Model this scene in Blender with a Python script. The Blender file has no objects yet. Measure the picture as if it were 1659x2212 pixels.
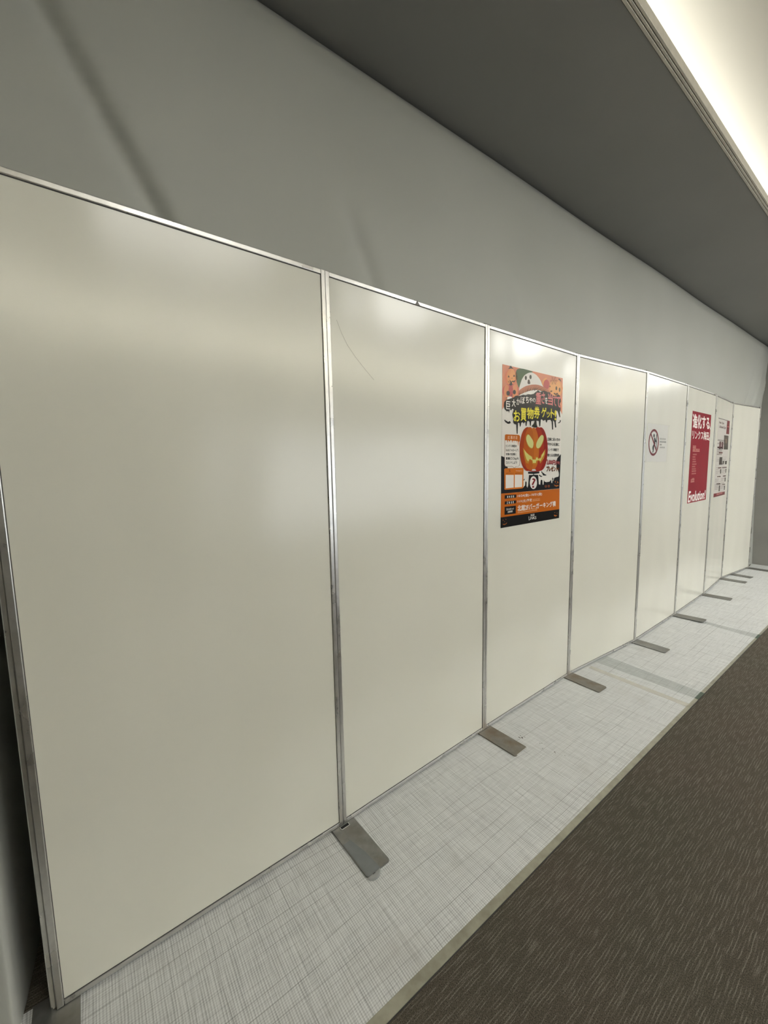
import bpy, bmesh, math, random
from mathutils import Vector, Matrix

S = bpy.context.scene
C = S.collection

# ---------------------------------------------------------------- camera
cam_d = bpy.data.cameras.new('camera')
cam = bpy.data.objects.new('camera', cam_d)
C.objects.link(cam)
cam_d.sensor_fit = 'VERTICAL'
cam_d.sensor_height = 24.0
cam_d.lens = 24.0 * 874.08 / 2212.0
cam_d.clip_start = 0.02
R_ = Vector((0.5978, 0.80141, -0.01944)).normalized()
F_ = Vector((-0.79818, 0.59278, -0.10736)).normalized()
U_ = R_.cross(F_).normalized()
R_ = F_.cross(U_).normalized()
cam.matrix_world = Matrix(((R_.x, U_.x, -F_.x, 1.2926), (R_.y, U_.y, -F_.y, -0.728), (R_.z, U_.z, -F_.z, 1.4177), (0, 0, 0, 1)))
S.camera = cam

# ---------------------------------------------------------------- world, view, lights
w = bpy.data.worlds.new('world')
S.world = w
w.use_nodes = True
w.node_tree.nodes['Background'].inputs[0].default_value = (0.86, 0.93, 1.0, 1)
w.node_tree.nodes['Background'].inputs[1].default_value = 0.25
S.view_settings.view_transform = 'Standard'
S.view_settings.look = 'None'
S.view_settings.gamma = 1.0
S.view_settings.use_curve_mapping = False
S.view_settings.exposure = 0.86


def area(name, loc, rot, sx, sy, watts, col, spread=180):
    d = bpy.data.lights.new(name, 'AREA')
    d.shape = 'RECTANGLE'
    d.size, d.size_y = sx, sy
    d.energy = watts
    d.color = col
    d.spread = math.radians(spread)
    o = bpy.data.objects.new(name, d)
    o.location = loc
    o.rotation_euler = rot
    C.objects.link(o)
    return o


PI = math.pi
# daylight from the glazed end of the hall, far to the right of the frame
area('cool_hall_light', (3.4, 12.6, 1.5), (PI / 2, 0, 0), 3.2, 2.4, 300, (0.78, 0.91, 1.0))
# added unseen fill light across the hall, cools and brightens the lower panels
area('cool_hall_light', (6.35, 5.6, 1.2), (0, PI / 2, 0), 2.1, 7.0, 72, (0.93, 0.97, 1.0))
# ceiling fittings in the recessed ceiling of the hall
for y, watts in ((0.2, 8), (2.7, 15), (5.2, 28), (7.7, 26), (10.2, 24)):
    area('ceiling_fitting', (2.4, y, 3.32), (0, 0, 0), 0.6, 1.2, watts, (1.0, 0.99, 0.95))
COVE_W = 17
COVE_FAR = 210
CZ = 3.35


# ---------------------------------------------------------------- helpers
def tag(o, label=None, cat=None, group=None, kind=None):
    if label: o['label'] = label
    if cat: o['category'] = cat
    if group: o['group'] = group
    if kind: o['kind'] = kind
    return o


def empty(name, loc=(0, 0, 0), rot=(0, 0, 0), parent=None):
    o = bpy.data.objects.new(name, None)
    o.empty_display_size = 0.1
    o.location = loc
    o.rotation_euler = rot
    C.objects.link(o)
    if parent: o.parent = parent
    return o


def box(bm, x0, x1, y0, y1, z0, z1, bev=0.0, mi=0, seg=1):
    vs = [bm.verts.new((x, y, z)) for z in (z0, z1) for y in (y0, y1) for x in (x0, x1)]
    fs = []
    for q in ((0, 2, 3, 1), (4, 5, 7, 6), (0, 1, 5, 4), (2, 6, 7, 3), (0, 4, 6, 2), (1, 3, 7, 5)):
        f = bm.faces.new([vs[i] for i in q]); f.material_index = mi; fs.append(f)
    if bev:
        es = list({e for f in fs for e in f.edges})
        bmesh.ops.bevel(bm, geom=es, offset=bev, segments=seg, affect='EDGES', profile=0.5)
    return fs


def prism(bm, pts, z0, z1, mi=0, bev=0.0):
    a = [bm.verts.new((x, y, z0)) for x, y in pts]
    b = [bm.verts.new((x, y, z1)) for x, y in pts]
    n = len(pts)
    fs = [bm.faces.new(a[::-1]), bm.faces.new(b)]
    for i in range(n):
        fs.append(bm.faces.new((a[i], a[(i + 1) % n], b[(i + 1) % n], b[i])))
    for f in fs: f.material_index = mi
    if bev:
        es = list(fs[1].edges)
        bmesh.ops.bevel(bm, geom=es, offset=bev, segments=2, affect='EDGES', profile=0.5)
    bmesh.ops.recalc_face_normals(bm, faces=bm.faces)


def obj(name, bm, mats, parent=None, loc=None, rot=None, smooth=False):
    me = bpy.data.meshes.new(name)
    bm.normal_update()
    bm.to_mesh(me)
    bm.free()
    for m in (mats if isinstance(mats, (list, tuple)) else [mats]): me.materials.append(m)
    if smooth:
        for p in me.polygons: p.use_smooth = True
    o = bpy.data.objects.new(name, me)
    C.objects.link(o)
    if parent: o.parent = parent
    if loc: o.location = loc
    if rot: o.rotation_euler = rot
    return o


def s2l(c):
    c = c / 255.0
    return c / 12.92 if c <= 0.04045 else ((c + 0.055) / 1.055) ** 2.4


def rgb(c): return tuple(s2l(v) for v in c) + (1.0,)


class M:
    """small node-material builder"""
    def __init__(self, name, col=(200, 200, 200), rough=0.5, metal=0.0, spec=0.5):
        self.m = bpy.data.materials.new(name)
        self.m.use_nodes = True
        self.t = self.m.node_tree
        self.b = self.t.nodes['Principled BSDF']
        self.b.inputs['Base Color'].default_value = rgb(col)
        self.b.inputs['Roughness'].default_value = rough
        self.b.inputs['Metallic'].default_value = metal
        self.b.inputs['Specular IOR Level'].default_value = spec

    def n(self, kind, **kw):
        nd = self.t.nodes.new(kind)
        for k, v in kw.items(): setattr(nd, k, v)
        return nd

    def l(self, a, b): self.t.links.new(a, b)

    def coord(self, scale=(1, 1, 1), which='Object'):
        c = self.n('ShaderNodeTexCoord')
        mp = self.n('ShaderNodeMapping')
        mp.inputs['Scale'].default_value = scale
        self.l(c.outputs[which], mp.inputs['Vector'])
        return mp.outputs['Vector']

    def noise(self, vec, scale, detail=3, rough=0.5, dist=0.0):
        nd = self.n('ShaderNodeTexNoise')
        nd.inputs['Scale'].default_value = scale
        nd.inputs['Detail'].default_value = detail
        nd.inputs['Roughness'].default_value = rough
        nd.inputs['Distortion'].default_value = dist
        self.l(vec, nd.inputs['Vector'])
        return nd.outputs['Fac']

    def ramp(self, fac, stops):
        r = self.n('ShaderNodeValToRGB')
        e = r.color_ramp.elements
        e[0].position, e[0].color = stops[0]
        e[1].position, e[1].color = stops[-1]
        for p, c in stops[1:-1]:
            q = e.new(p); q.color = c
        self.l(fac, r.inputs['Fac'])
        return r.outputs['Color']

    def math(self, op, a, b=None, clamp=False):
        nd = self.n('ShaderNodeMath', operation=op, use_clamp=clamp)
        for i, v in enumerate((a, b)):
            if v is None: continue
            if isinstance(v, (int, float)): nd.inputs[i].default_value = v
            else: self.l(v, nd.inputs[i])
        return nd.outputs[0]

    def mix(self, fac, a, b, mode='MIX'):
        nd = self.n('ShaderNodeMix', data_type='RGBA', blend_type=mode)
        for i, v in ((0, fac), (6, a), (7, b)):
            if isinstance(v, (int, float)): nd.inputs[i].default_value = v
            elif isinstance(v, tuple): nd.inputs[i].default_value = v
            else: self.l(v, nd.inputs[i])
        return nd.outputs[2]

    def color(self, out): self.l(out, self.b.inputs['Base Color'])

    def bump(self, h, strength=0.3, dist=0.002):
        nd = self.n('ShaderNodeBump')
        nd.inputs['Strength'].default_value = strength
        nd.inputs['Distance'].default_value = dist
        self.l(h, nd.inputs['Height'])
        self.l(nd.outputs[0], self.b.inputs['Normal'])


def g(v): return (v, v, v, 1)


# ---------------------------------------------------------------- materials
mt = M('white_board', (222, 221, 210), 0.21, 0.0, 0.75)
v = mt.coord((1, 1, 1))
n1 = mt.noise(v, 1.3, 2)
mt.color(mt.ramp(n1, [(0.3, rgb((219, 218, 206))), (0.7, rgb((225, 224, 213)))]))
mt.bump(mt.noise(mt.coord((1.6, 1, 0.5)), 1.6, 1.0), 0.45, 0.03)
BOARD = mt.m

mt = M('aluminium', (200, 200, 198), 0.30, 0.92)
v = mt.coord((1, 1, 1))
mt.color(mt.ramp(mt.noise(v, 40, 5, 0.6), [(0.25, rgb((192, 191, 188))), (0.36, rgb((206, 205, 202))), (0.7, rgb((216, 215, 211)))]))
mt.l(mt.ramp(mt.noise(v, 9, 4), [(0.3, g(0.22)), (0.7, g(0.42))]), mt.b.inputs['Roughness'])
ALU = mt.m

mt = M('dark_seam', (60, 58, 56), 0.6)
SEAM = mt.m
mt = M('clip_metal', (88, 86, 84), 0.4, 0.8)
CLIP = mt.m

mt = M('foot_steel', (120, 118, 113), 0.42, 0.75)
v = mt.coord((1, 1, 1))
a = mt.noise(v, 28, 6, 0.65)
b = mt.noise(v, 9, 3)
c1 = mt.ramp(a, [(0.3, rgb((124, 124, 121))), (0.7, rgb((146, 146, 142)))])
c2 = mt.mix(mt.ramp(b, [(0.5, g(0)), (0.75, g(0.5))]), c1, rgb((110, 99, 84)))
mt.color(c2)
mt.l(mt.ramp(a, [(0.3, g(0.34)), (0.7, g(0.52))]), mt.b.inputs['Roughness'])
STEEL = mt.m
mt = M('brown_steel', (112, 108, 100), 0.42, 0.75)
v = mt.coord((1, 1, 1))
a = mt.noise(v, 22, 6, 0.65)
mt.color(mt.mix(mt.ramp(mt.noise(v, 13, 4), [(0.40, g(0)), (0.66, g(0.7))]), mt.ramp(a, [(0.3, rgb((112, 109, 102))), (0.7, rgb((140, 137, 129)))]), rgb((108, 88, 64))))
mt.l(mt.ramp(a, [(0.3, g(0.32)), (0.7, g(0.5))]), mt.b.inputs['Roughness'])
BROWN_STEEL = mt.m

mt = M('white_tarpaulin', (190, 192, 188), 0.55)
v = mt.coord((1, 1, 1))
mt.color(mt.ramp(mt.noise(v, 0.9, 2), [(0.3, rgb((168, 170, 163))), (0.7, rgb((177, 179, 173)))]))
mt.bump(mt.noise(v, 420, 2), 0.10, 0.0006)
TARP = mt.m

mt = M('grey_end_wall', (150, 149, 143), 0.7)
v = mt.coord((1, 1, 1))
mt.color(mt.ramp(mt.noise(v, 2.0, 4), [(0.3, rgb((142, 141, 136))), (0.7, rgb((156, 155, 149)))]))
GREYWALL = mt.m

mt = M('soffit_paint', (166, 166, 162), 0.6)
v = mt.coord((1, 1, 1))
mt.color(mt.ramp(mt.noise(v, 1.2, 4), [(0.3, rgb((144, 144, 139))), (0.7, rgb((150, 150, 145)))]))
mt.bump(mt.noise(v, 300, 2), 0.08, 0.0006)
SOFFIT = mt.m

mt = M('ceiling_white', (228, 225, 214), 0.7)
v = mt.coord((1, 1, 1))
mt.color(mt.ramp(mt.noise(v, 1.0, 3), [(0.3, rgb((226, 223, 212))), (0.7, rgb((230, 227, 217)))]))
CEIL = mt.m
mt = M('hall_wall_paint', (150, 148, 140), 0.7)
mt.color(mt.ramp(mt.noise(mt.coord(), 1.5, 3), [(0.3, rgb((147, 145, 137))), (0.7, rgb((153, 151, 143)))]))
HALLWALL = mt.m
mt = M('lip_metal', (205, 200, 186), 0.35, 0.3)
mt.color(mt.ramp(mt.noise(mt.coord(), 30, 3), [(0.3, rgb((198, 193, 180))), (0.7, rgb((210, 205, 192)))]))
LIP = mt.m
mt = M('black_void', (14, 14, 15), 0.8)
VOID = mt.m

# carpet: dark grey-brown loop pile with wavy paler strands running along the hall
mt = M('carpet', (84, 76, 66), 0.95, 0.0, 0.15)
v = mt.coord((1, 1, 1))
warp = mt.n('ShaderNodeTexNoise'); warp.inputs['Scale'].default_value = 12.0; warp.inputs['Detail'].default_value = 2
mt.l(v, warp.inputs['Vector'])
sc = mt.n('ShaderNodeVectorMath', operation='MULTIPLY_ADD')
sc.inputs[1].default_value = (0.010, 0.0, 0.0)
mt.l(warp.outputs['Color'], sc.inputs[0]); mt.l(v, sc.inputs[2])


def strands(scale):
    mp = mt.n('ShaderNodeMapping'); mp.inputs['Scale'].default_value = scale
    mt.l(sc.outputs[0], mp.inputs['Vector'])
    return mt.noise(mp.outputs['Vector'], 1.0, 2, 0.5)


strand = strands((210, 11, 1))
patchy = strands((95, 15, 1))
fine = mt.noise(mt.coord((430, 300, 1)), 1.0, 3, 0.8)
sepc = mt.n('ShaderNodeSeparateXYZ'); mt.l(sc.outputs[0], sepc.inputs[0])
row = mt.math('MULTIPLY_ADD', mt.math('SINE', mt.math('MULTIPLY', sepc.outputs[0], 6.2832 / 0.0080)), 0.5)
row.node.inputs[2].default_value = 0.5
rowm = mt.math('MULTIPLY', mt.ramp(row, [(0.62, g(0)), (0.98, g(1))]), mt.ramp(patchy, [(0.44, g(0)), (0.60, g(1))]))
big = mt.noise(v, 1.6, 2)
base = mt.mix(mt.ramp(big, [(0.35, g(0)), (0.65, g(1))]), rgb((92, 88, 77)), rgb((98, 90, 80)))
dark = mt.mix(mt.ramp(fine, [(0.38, g(0.85)), (0.58, g(0))]), base, rgb((44, 41, 34)))
dark = mt.mix(mt.ramp(fine, [(0.58, g(0)), (0.74, g(0.45))]), dark, rgb((150, 145, 134)))
pm = mt.math('MAXIMUM', mt.math('MULTIPLY', rowm, 0.55), mt.ramp(strand, [(0.58, g(0)), (0.70, g(0.35))]))
pale = mt.mix(mt.math('MULTIPLY', pm, mt.ramp(fine, [(0.36, g(0.25)), (0.56, g(1))])), dark, rgb((150, 145, 134)))
mt.color(pale)
hh = mt.math('ADD', mt.math('MULTIPLY', strand, 1.0), mt.math('MULTIPLY', fine, 0.5))
mt.bump(hh, 0.6, 0.004)
CARPET = mt.m

# white woven floor sheet: crossing threads and a few long darker draws
mt = M('woven_sheet', (205, 206, 203), 0.5, 0.0, 0.35)
v = mt.coord((1, 1, 1))
wob = mt.n('ShaderNodeTexNoise'); wob.inputs['Scale'].default_value = 5.0
mt.l(v, wob.inputs['Vector'])
sc = mt.n('ShaderNodeVectorMath', operation='MULTIPLY_ADD')
sc.inputs[1].default_value = (0.006, 0.006, 0)
mt.l(wob.outputs['Color'], sc.inputs[0]); mt.l(v, sc.inputs[2])


def threads(scale):
    mp = mt.n('ShaderNodeMapping'); mp.inputs['Scale'].default_value = scale
    mt.l(sc.outputs[0], mp.inputs['Vector'])
    return mt.noise(mp.outputs['Vector'], 1.0, 2, 0.6)


sep = mt.n('ShaderNodeSeparateXYZ'); mt.l(sc.outputs[0], sep.inputs[0])


def rib_mix(nz, axis, period):
    s_ = mt.math('SINE', mt.math('ADD', mt.math('MULTIPLY', sep.outputs[axis], 6.2832 / period), mt.math('MULTIPLY', nz, 7.0)))
    return mt.math('ADD', mt.math('ADD', mt.math('MULTIPLY', nz, 0.46), 0.27), mt.math('MULTIPLY', s_, 0.105))


ta = rib_mix(threads((260, 8, 1)), 0, 0.0062); tb = rib_mix(threads((7, 250, 1)), 1, 0.0074)
cA = mt.ramp(ta, [(0.34, rgb((158, 160, 161))), (0.50, rgb((209, 211, 211))), (0.64, rgb((226, 228, 228)))])
cB = mt.ramp(tb, [(0.34, rgb((146, 148, 149))), (0.50, rgb((209, 211, 211))), (0.64, rgb((230, 232, 232)))])
cc = mt.mix(0.58, cA, cB)


def draws(axis, pitch, mask_scale, width):
    # thin, irregularly spaced drawn threads
    wv = mt.noise(mt.coord((6, 1.2, 1) if axis == 0 else (1.2, 6, 1)), 1.0, 1)
    u = mt.math('ADD', mt.math('MULTIPLY', sep.outputs[axis], 1.0 / pitch), mt.math('MULTIPLY', wv, 1.6))
    f = mt.math('FRACT', u)
    ln = mt.math('LESS_THAN', f, width / pitch)
    mk = mt.ramp(mt.noise(mt.coord(mask_scale), 1.0, 2), [(0.42, g(0)), (0.60, g(1))])
    return mt.math('MULTIPLY', ln, mk)


cc = mt.mix(mt.math('MULTIPLY', draws(0, 0.038, (18, 1.6, 1), 0.0022), 0.55), cc, rgb((118, 118, 118)))
cc = mt.mix(mt.math('MULTIPLY', draws(1, 0.060, (3.0, 14, 1), 0.0022), 0.40), cc, rgb((122, 122, 122)))
dirt = mt.noise(v, 3.0, 4, 0.6)
cc = mt.mix(mt.ramp(dirt, [(0.56, g(0)), (0.80, g(0.35))]), cc, rgb((158, 155, 147)))
mt.color(cc)
mt.bump(mt.math('ADD', ta, tb), 0.35, 0.0012)
SHEET = mt.m

mt = M('beige_tape', (164, 160, 140), 0.35)
v = mt.coord((1, 1, 1))
mt.color(mt.ramp(mt.noise(v, 14, 5, 0.6), [(0.3, rgb((134, 131, 116))), (0.55, rgb((156, 154, 138))), (0.75, rgb((166, 164, 149)))]))
ETAPE = mt.m


def tape(name, col, alpha):
    q = M(name, col, 0.4)
    q.color(q.ramp(q.noise(q.coord(), 30, 3), [(0.3, rgb(tuple(max(0, c - 8) for c in col))), (0.7, rgb(col))]))
    q.b.inputs['Alpha'].default_value = alpha
    return q.m


GREEN_UNDER = tape('pale_green_tape', (122, 146, 140), 0.18)
GREEN_DARK = tape('dark_green_tape', (88, 104, 90), 0.9)
CREAM = tape('cream_tape', (234, 228, 212), 0.4)
FILM = tape('grey_tape_film', (118, 122, 123), 1.0)
FILM2 = tape('clear_tape_film', (176, 178, 176), 0.55)
mt = M('clear_sleeve', (235, 236, 232), 0.16)
mt.b.inputs['Alpha'].default_value = 0.06
mt.bump(mt.noise(mt.coord((9, 5, 1)), 1.0, 3), 0.5, 0.004)
SLEEVE = mt.m
mt = M('scuff', (96, 92, 86), 0.8)
SCUFF = mt.m
mt = M('scratch_grey', (160, 157, 146), 0.6)
SCRATCH = mt.m
PRINT = {}


def ink(col, red=False):
    k = (tuple(col), red)
    if k not in PRINT:
        q = M('ink_%02x%02x%02x' % tuple(col), col, 0.24, 0.0, 0.16)
        if red:
            q.bump(q.noise(q.coord((10, 2.2, 1)), 1.0, 3), 0.5, 0.006)
        PRINT[k] = q.m
    return PRINT[k]

ART = {
 'hal': [
  ('sky_print',1,(214, 138, 106),'0,841 594,841 598,627 572,656 232,664 18,632 2,614'),
  ('sky_print',2,(84, 104, 72),'120,822 124,829 134,835 150,840 186,842 243,841 272,839 272,835 263,833 245,830 227,825 209,817 194,807 181,794 170,782 162,768 155,755 149,742 143,739 139,746 134,753 130,760 125,768 121,779 117,789 115,800 115,808 116,814'),
  ('ghost',3,(232, 228, 220),'147,730 149,737 152,746 156,755 162,767 170,783 181,796 194,808 209,817 227,825 245,830 263,833 280,832 297,829 314,824 330,816 345,807 358,796 368,784 376,774 392,762 418,750 416,736 387,720 312,707 198,696 143,700 145,717'),
  ('ghost',4,(188, 120, 92),'142,722 159,732 185,745 211,755 238,762 270,769 303,773 331,774 360,772 390,768 420,762 451,750 472,738 447,731 411,738 371,744 337,746 304,745 276,740 248,734 226,728 203,721 173,710 144,699'),
  ('ghost',5,(96, 66, 44),'144,699 149,701 144,718|153,704 157,706 152,723|144,698 151,702 158,726|157,705 164,708 171,732|172,710 179,712 185,738|185,715 192,717 198,743|203,720 210,722 212,748|216,724 224,726 226,751|225,728 234,729 238,755|241,731 249,733 254,758|248,734 256,735 268,761|264,736 272,737 285,763|275,740 283,741 300,766|289,741 297,741 314,766|275,740 283,740 322,766|289,740 297,739 336,766|303,745 311,743 350,766|318,742 325,741 365,764|336,746 344,744 381,762|351,742 359,741 396,759|370,744 379,741 412,757|386,738 394,735 428,751'),
  ('ghost',4,(78, 74, 62),'218,799 218,796 217,794 216,791 215,789 213,788 211,787 209,786 207,786 204,787 203,788 201,790 200,792 199,794 199,796 199,799 199,802 200,804 202,806 204,807 206,808 208,809 210,809 212,808 214,807 216,806 217,804 218,801|264,809 264,806 263,804 262,801 260,799 258,798 256,797 254,796 251,796 249,797 247,798 245,799 244,801 243,804 242,806 243,809 243,811 244,814 246,816 248,817 250,818 253,819 255,819 258,818 260,817 262,816 263,814 264,811'),
  ('ghost',4,(92, 82, 74),'225,772 226,780 228,787 232,791 236,793 241,792 246,788 249,782 251,777 251,772 244,769 231,768'),
  ('small_pumpkin#1',2,(219, 128, 94),'131,793 130,783 126,774 119,765 110,757 100,751 88,746 75,744 63,744 51,746 40,749 32,755 25,762 21,770 19,779 20,788 24,798 30,806 39,814 49,820 61,825 73,828 86,828 98,826 108,823 118,818 125,810 129,802'),
  ('small_pumpkin#1',3,(224, 150, 98),'116,796 115,787 112,779 108,771 102,765 94,760 86,756 77,754 68,754 60,756 52,759 46,764 41,771 38,778 37,786 38,794 41,802 45,810 51,816 58,822 67,826 75,828 84,828 92,826 100,823 107,818 112,811 115,804|72,783 72,776 71,769 69,762 67,756 64,752 60,749 57,748 53,748 49,750 46,754 44,759 41,765 40,772 40,779 40,787 41,794 42,800 45,806 48,810 51,813 55,814 59,814 62,812 65,808 68,804 70,798 72,791'),
  ('small_pumpkin#1',4,(230, 160, 104),'108,795 108,787 107,779 104,772 101,766 97,761 92,758 88,756 83,757 78,759 74,762 70,768 68,774 66,782 65,790 65,798 67,805 69,812 72,818 76,823 81,826 86,828 90,828 95,826 99,822 103,817 106,810 108,803'),
  ('small_pumpkin#1',5,(66, 58, 54),'47,823 59,831 63,841 75,842 83,835 95,830 73,829|46,781 52,793 62,784|92,790 99,802 110,793|77,779 83,784 86,780|83,762 90,770 98,768 106,772 115,777 110,767 100,762 92,762'),
  ('small_pumpkin#2',3,(208, 112, 98),'149,723 147,714 142,705 132,696 121,689 106,683 91,679 74,676 58,676 42,677 28,681 17,686 8,692 3,699 1,708 2,716 7,725 16,733 27,740 40,746 56,750 72,753 89,754 104,753 119,750 131,745 140,739 146,731'),
  ('small_pumpkin#2',4,(222, 146, 104),'64,712 63,704 62,696 59,689 55,684 50,679 45,676 40,674 34,675 29,677 24,681 20,686 17,692 16,699 15,707 15,714 17,722 20,729 23,734 28,739 33,742 38,744 44,743 49,741 54,738 58,733 61,726 63,719|135,720 135,712 133,704 130,697 126,691 122,687 116,684 111,682 105,682 100,685 94,688 90,694 87,700 85,707 84,715 85,723 86,730 89,737 93,743 98,748 103,751 109,752 114,752 120,750 125,747 129,742 132,735 134,728'),
  ('small_pumpkin#2',5,(188, 88, 88),'94,716 94,708 92,700 90,693 87,687 83,682 79,679 75,678 70,678 66,680 62,684 59,690 56,696 55,704 54,712 54,720 56,728 58,735 61,741 64,745 69,748 73,750 78,749 82,747 86,743 89,738 92,731 93,724'),
  ('small_pumpkin#2',6,(78, 70, 62),'57,745 69,756 61,771 74,765 82,758 89,749 73,742|32,679 40,682 38,671|76,692 81,699 88,692|123,692 130,699 133,693|45,763 56,761 64,752|89,768 79,764 77,754'),
  ('small_pumpkin#2',6,(62, 56, 56),'65,703 65,700 64,697 62,695 60,692 57,691 54,690 50,689 47,689 44,690 41,691 39,692 37,695 36,697 36,700 36,703 37,706 38,708 41,710 44,712 47,713 50,714 53,714 56,713 59,712 62,710 64,708 65,706|119,714 118,711 118,709 116,706 114,704 111,703 108,702 105,701 102,701 100,702 97,703 95,704 93,706 92,709 92,711 92,714 93,716 94,719 96,721 99,722 102,724 105,724 108,724 111,724 113,722 116,721 117,719 118,716'),
  ('white_puff',7,(236, 230, 222),'86,679 86,676 84,674 82,672 78,670 74,668 70,667 65,667 60,666 55,667 51,668 48,669 45,671 44,673 43,675 44,677 45,679 48,682 51,683 55,685 59,686 64,687 69,687 74,687 78,686 81,685 84,683 86,681'),
  ('crescent',2,(226, 160, 98),'373,782 370,789 372,797 379,806 389,813 401,819 411,822 420,822 418,818 406,811 397,802 392,792 391,783 395,774 391,772 380,776'),
  ('small_pumpkin#6',3,(190, 92, 86),'446,788 445,782 443,776 440,770 435,766 430,762 423,759 416,758 409,758 403,759 397,762 392,765 388,770 385,776 384,782 385,788 387,794 390,799 395,804 400,808 407,811 414,812 420,813 427,811 433,809 438,805 442,800 445,794'),
  ('small_pumpkin#3',3,(222, 150, 100),'598,783 596,771 591,760 583,749 571,740 557,732 542,727 525,724 509,724 493,726 479,731 467,738 458,746 452,757 450,768 451,779 456,790 464,801 475,810 488,818 503,823 520,826 536,827 552,825 566,820 579,814 589,805 595,794'),
  ('small_pumpkin#3',4,(230, 165, 106),'522,772 522,762 520,752 516,743 511,735 504,729 496,725 488,723 480,724 472,726 465,731 459,738 455,746 452,755 450,765 450,775 453,785 456,794 462,802 468,808 476,812 484,814 492,814 500,811 507,807 513,800 518,792 521,783|576,775 576,765 574,755 571,746 567,738 562,732 556,728 549,726 542,727 536,730 530,734 525,741 521,750 519,759 517,769 518,780 519,789 522,798 526,806 532,812 538,816 544,818 550,818 557,815 563,810 568,804 572,795 575,786'),
  ('small_pumpkin#3',5,(120, 76, 52),'491,814 536,819 536,821 491,816|510,817 501,806 503,806 512,817|524,819 508,800 510,799 526,819|490,814 514,794 516,795 492,815|502,806 482,804 482,803 502,805|509,800 476,796 476,795 509,799|490,815 470,790 472,789 493,815|483,804 473,813 471,812 481,803|477,796 460,812 458,811 475,795|491,816 448,810 448,809 491,814|473,812 482,824 480,824 471,813|460,811 475,830 473,830 458,811|492,815 470,836 467,835 490,814|481,824 501,826 501,827 481,825|474,830 507,834 507,835 474,831|493,815 513,840 511,841 490,815|500,826 510,817 512,818 502,827|506,834 524,818 526,819 508,834'),
  ('small_pumpkin#3',5,(92, 74, 56),'533,776 533,774 532,771 531,769 530,767 528,766 526,764 524,764 522,764 520,765 518,766 516,768 515,770 514,772 514,774 514,777 515,779 516,782 517,784 519,785 521,786 523,787 525,787 527,786 529,785 530,783 532,781 533,779|569,771 569,768 568,766 567,763 566,761 564,759 563,758 561,757 559,758 557,758 555,760 554,762 553,764 552,767 552,770 552,772 552,775 553,778 554,780 556,782 557,783 559,784 561,783 563,783 565,781 566,779 568,777 568,774'),
  ('small_pumpkin#3',5,(92, 70, 54),'444,774 452,786 461,776|455,749 466,760 474,755 482,761 478,752 469,748|493,740 504,749 516,743 534,751 548,745 524,736|541,829 552,836 570,829 576,816 562,823'),
  ('title_banner',8,(26, 24, 22),'16,637 18,653 34,667 58,673 75,678 100,685 112,693 134,698 142,696 168,702 186,707 208,707 231,714 258,715 286,721 304,732 332,744 352,737 376,745 401,748 426,744 456,744 478,732 504,730 525,733 546,743 567,736 574,720 578,704 566,689 577,670 576,651 569,641 575,612 568,610 558,626 548,641 536,648 527,643 536,615 532,592 526,582 533,551 522,547 511,580 494,590 499,537 490,533 480,580 464,590 434,586 427,572 419,573 413,587 389,580 373,588 364,584 360,548 352,547 344,576 320,577 287,574 268,571 264,546 257,546 252,566 237,572 228,567 222,542 216,542 211,563 201,560 197,554 186,561 173,558 167,538 160,536 155,555 142,556 140,497 133,497 127,546 108,548 97,557 100,570 90,596 97,614 102,623 89,626 77,615 70,620 64,614 60,602 56,611 39,609 23,618 17,629'),
  ('bat#s1',2,(16, 14, 13),'20,564 30,566 34,560 44,561 51,556 61,558 71,562 80,549 72,551 66,546 55,546 46,547 38,551 30,553'),
  ('bat#s2',2,(16, 14, 13),'550,574 557,580 570,582 573,592 584,596 582,586 574,578 560,576'),
  ('bat#s3',3,(16, 14, 13),'379,290 391,291 397,283 410,281 420,274 436,272 433,264 423,268 413,265 400,270 392,279'),
  ('bat#s4',3,(16, 14, 13),'357,270 364,274 375,267 395,264 388,260 372,261'),
  ('bat#s5',3,(16, 14, 13),'203,248 216,255 214,249 206,244'),
  ('carved_pumpkin',9,(160, 58, 8),'314,419 314,398 311,377 306,358 299,340 290,325 279,312 267,304 254,298 241,296 227,298 214,304 202,313 191,325 181,340 173,357 167,376 163,396 162,417 162,437 165,457 170,476 176,493 185,508 195,520 207,529 219,535 232,538 246,536 259,532 271,523 283,512 293,497 301,480 308,461 312,441'),
  ('carved_pumpkin',9,(140, 26, 6),'444,422 444,400 441,378 437,358 430,340 421,324 411,312 399,303 386,297 374,295 360,298 348,303 336,313 325,325 315,340 307,358 301,377 297,398 295,419 295,440 298,460 302,480 309,497 317,512 327,525 338,534 350,540 363,543 376,542 388,537 401,528 412,516 422,501 431,484 437,464 442,443'),
  ('carved_pumpkin',10,(182, 86, 12),'322,419 322,397 320,376 316,356 310,338 303,323 294,310 285,301 275,296 264,294 254,296 243,302 233,311 224,324 216,339 210,356 205,375 201,396 200,417 200,438 202,458 206,477 211,494 218,509 226,522 235,531 245,537 255,539 266,538 276,533 286,524 296,512 304,498 311,480 316,461 320,440'),
  ('carved_pumpkin',10,(158, 42, 6),'403,420 403,398 401,376 397,356 392,338 384,322 375,310 366,300 355,295 344,293 333,295 322,301 311,310 302,323 294,338 287,356 282,376 278,396 276,418 276,439 278,460 282,479 288,497 295,512 303,525 312,534 323,540 334,543 344,542 355,536 366,528 376,516 384,501 392,483 397,463 401,442'),
  ('carved_pumpkin',11,(190, 104, 24),'352,423 352,403 350,382 347,364 342,347 336,332 328,320 320,312 311,306 302,305 292,307 283,312 275,321 267,332 260,347 254,364 249,382 246,401 245,421 245,441 246,461 250,479 254,495 260,510 267,521 275,530 284,536 293,538 302,537 311,532 320,524 328,512 336,498 342,482 347,463 350,444'),
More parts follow.
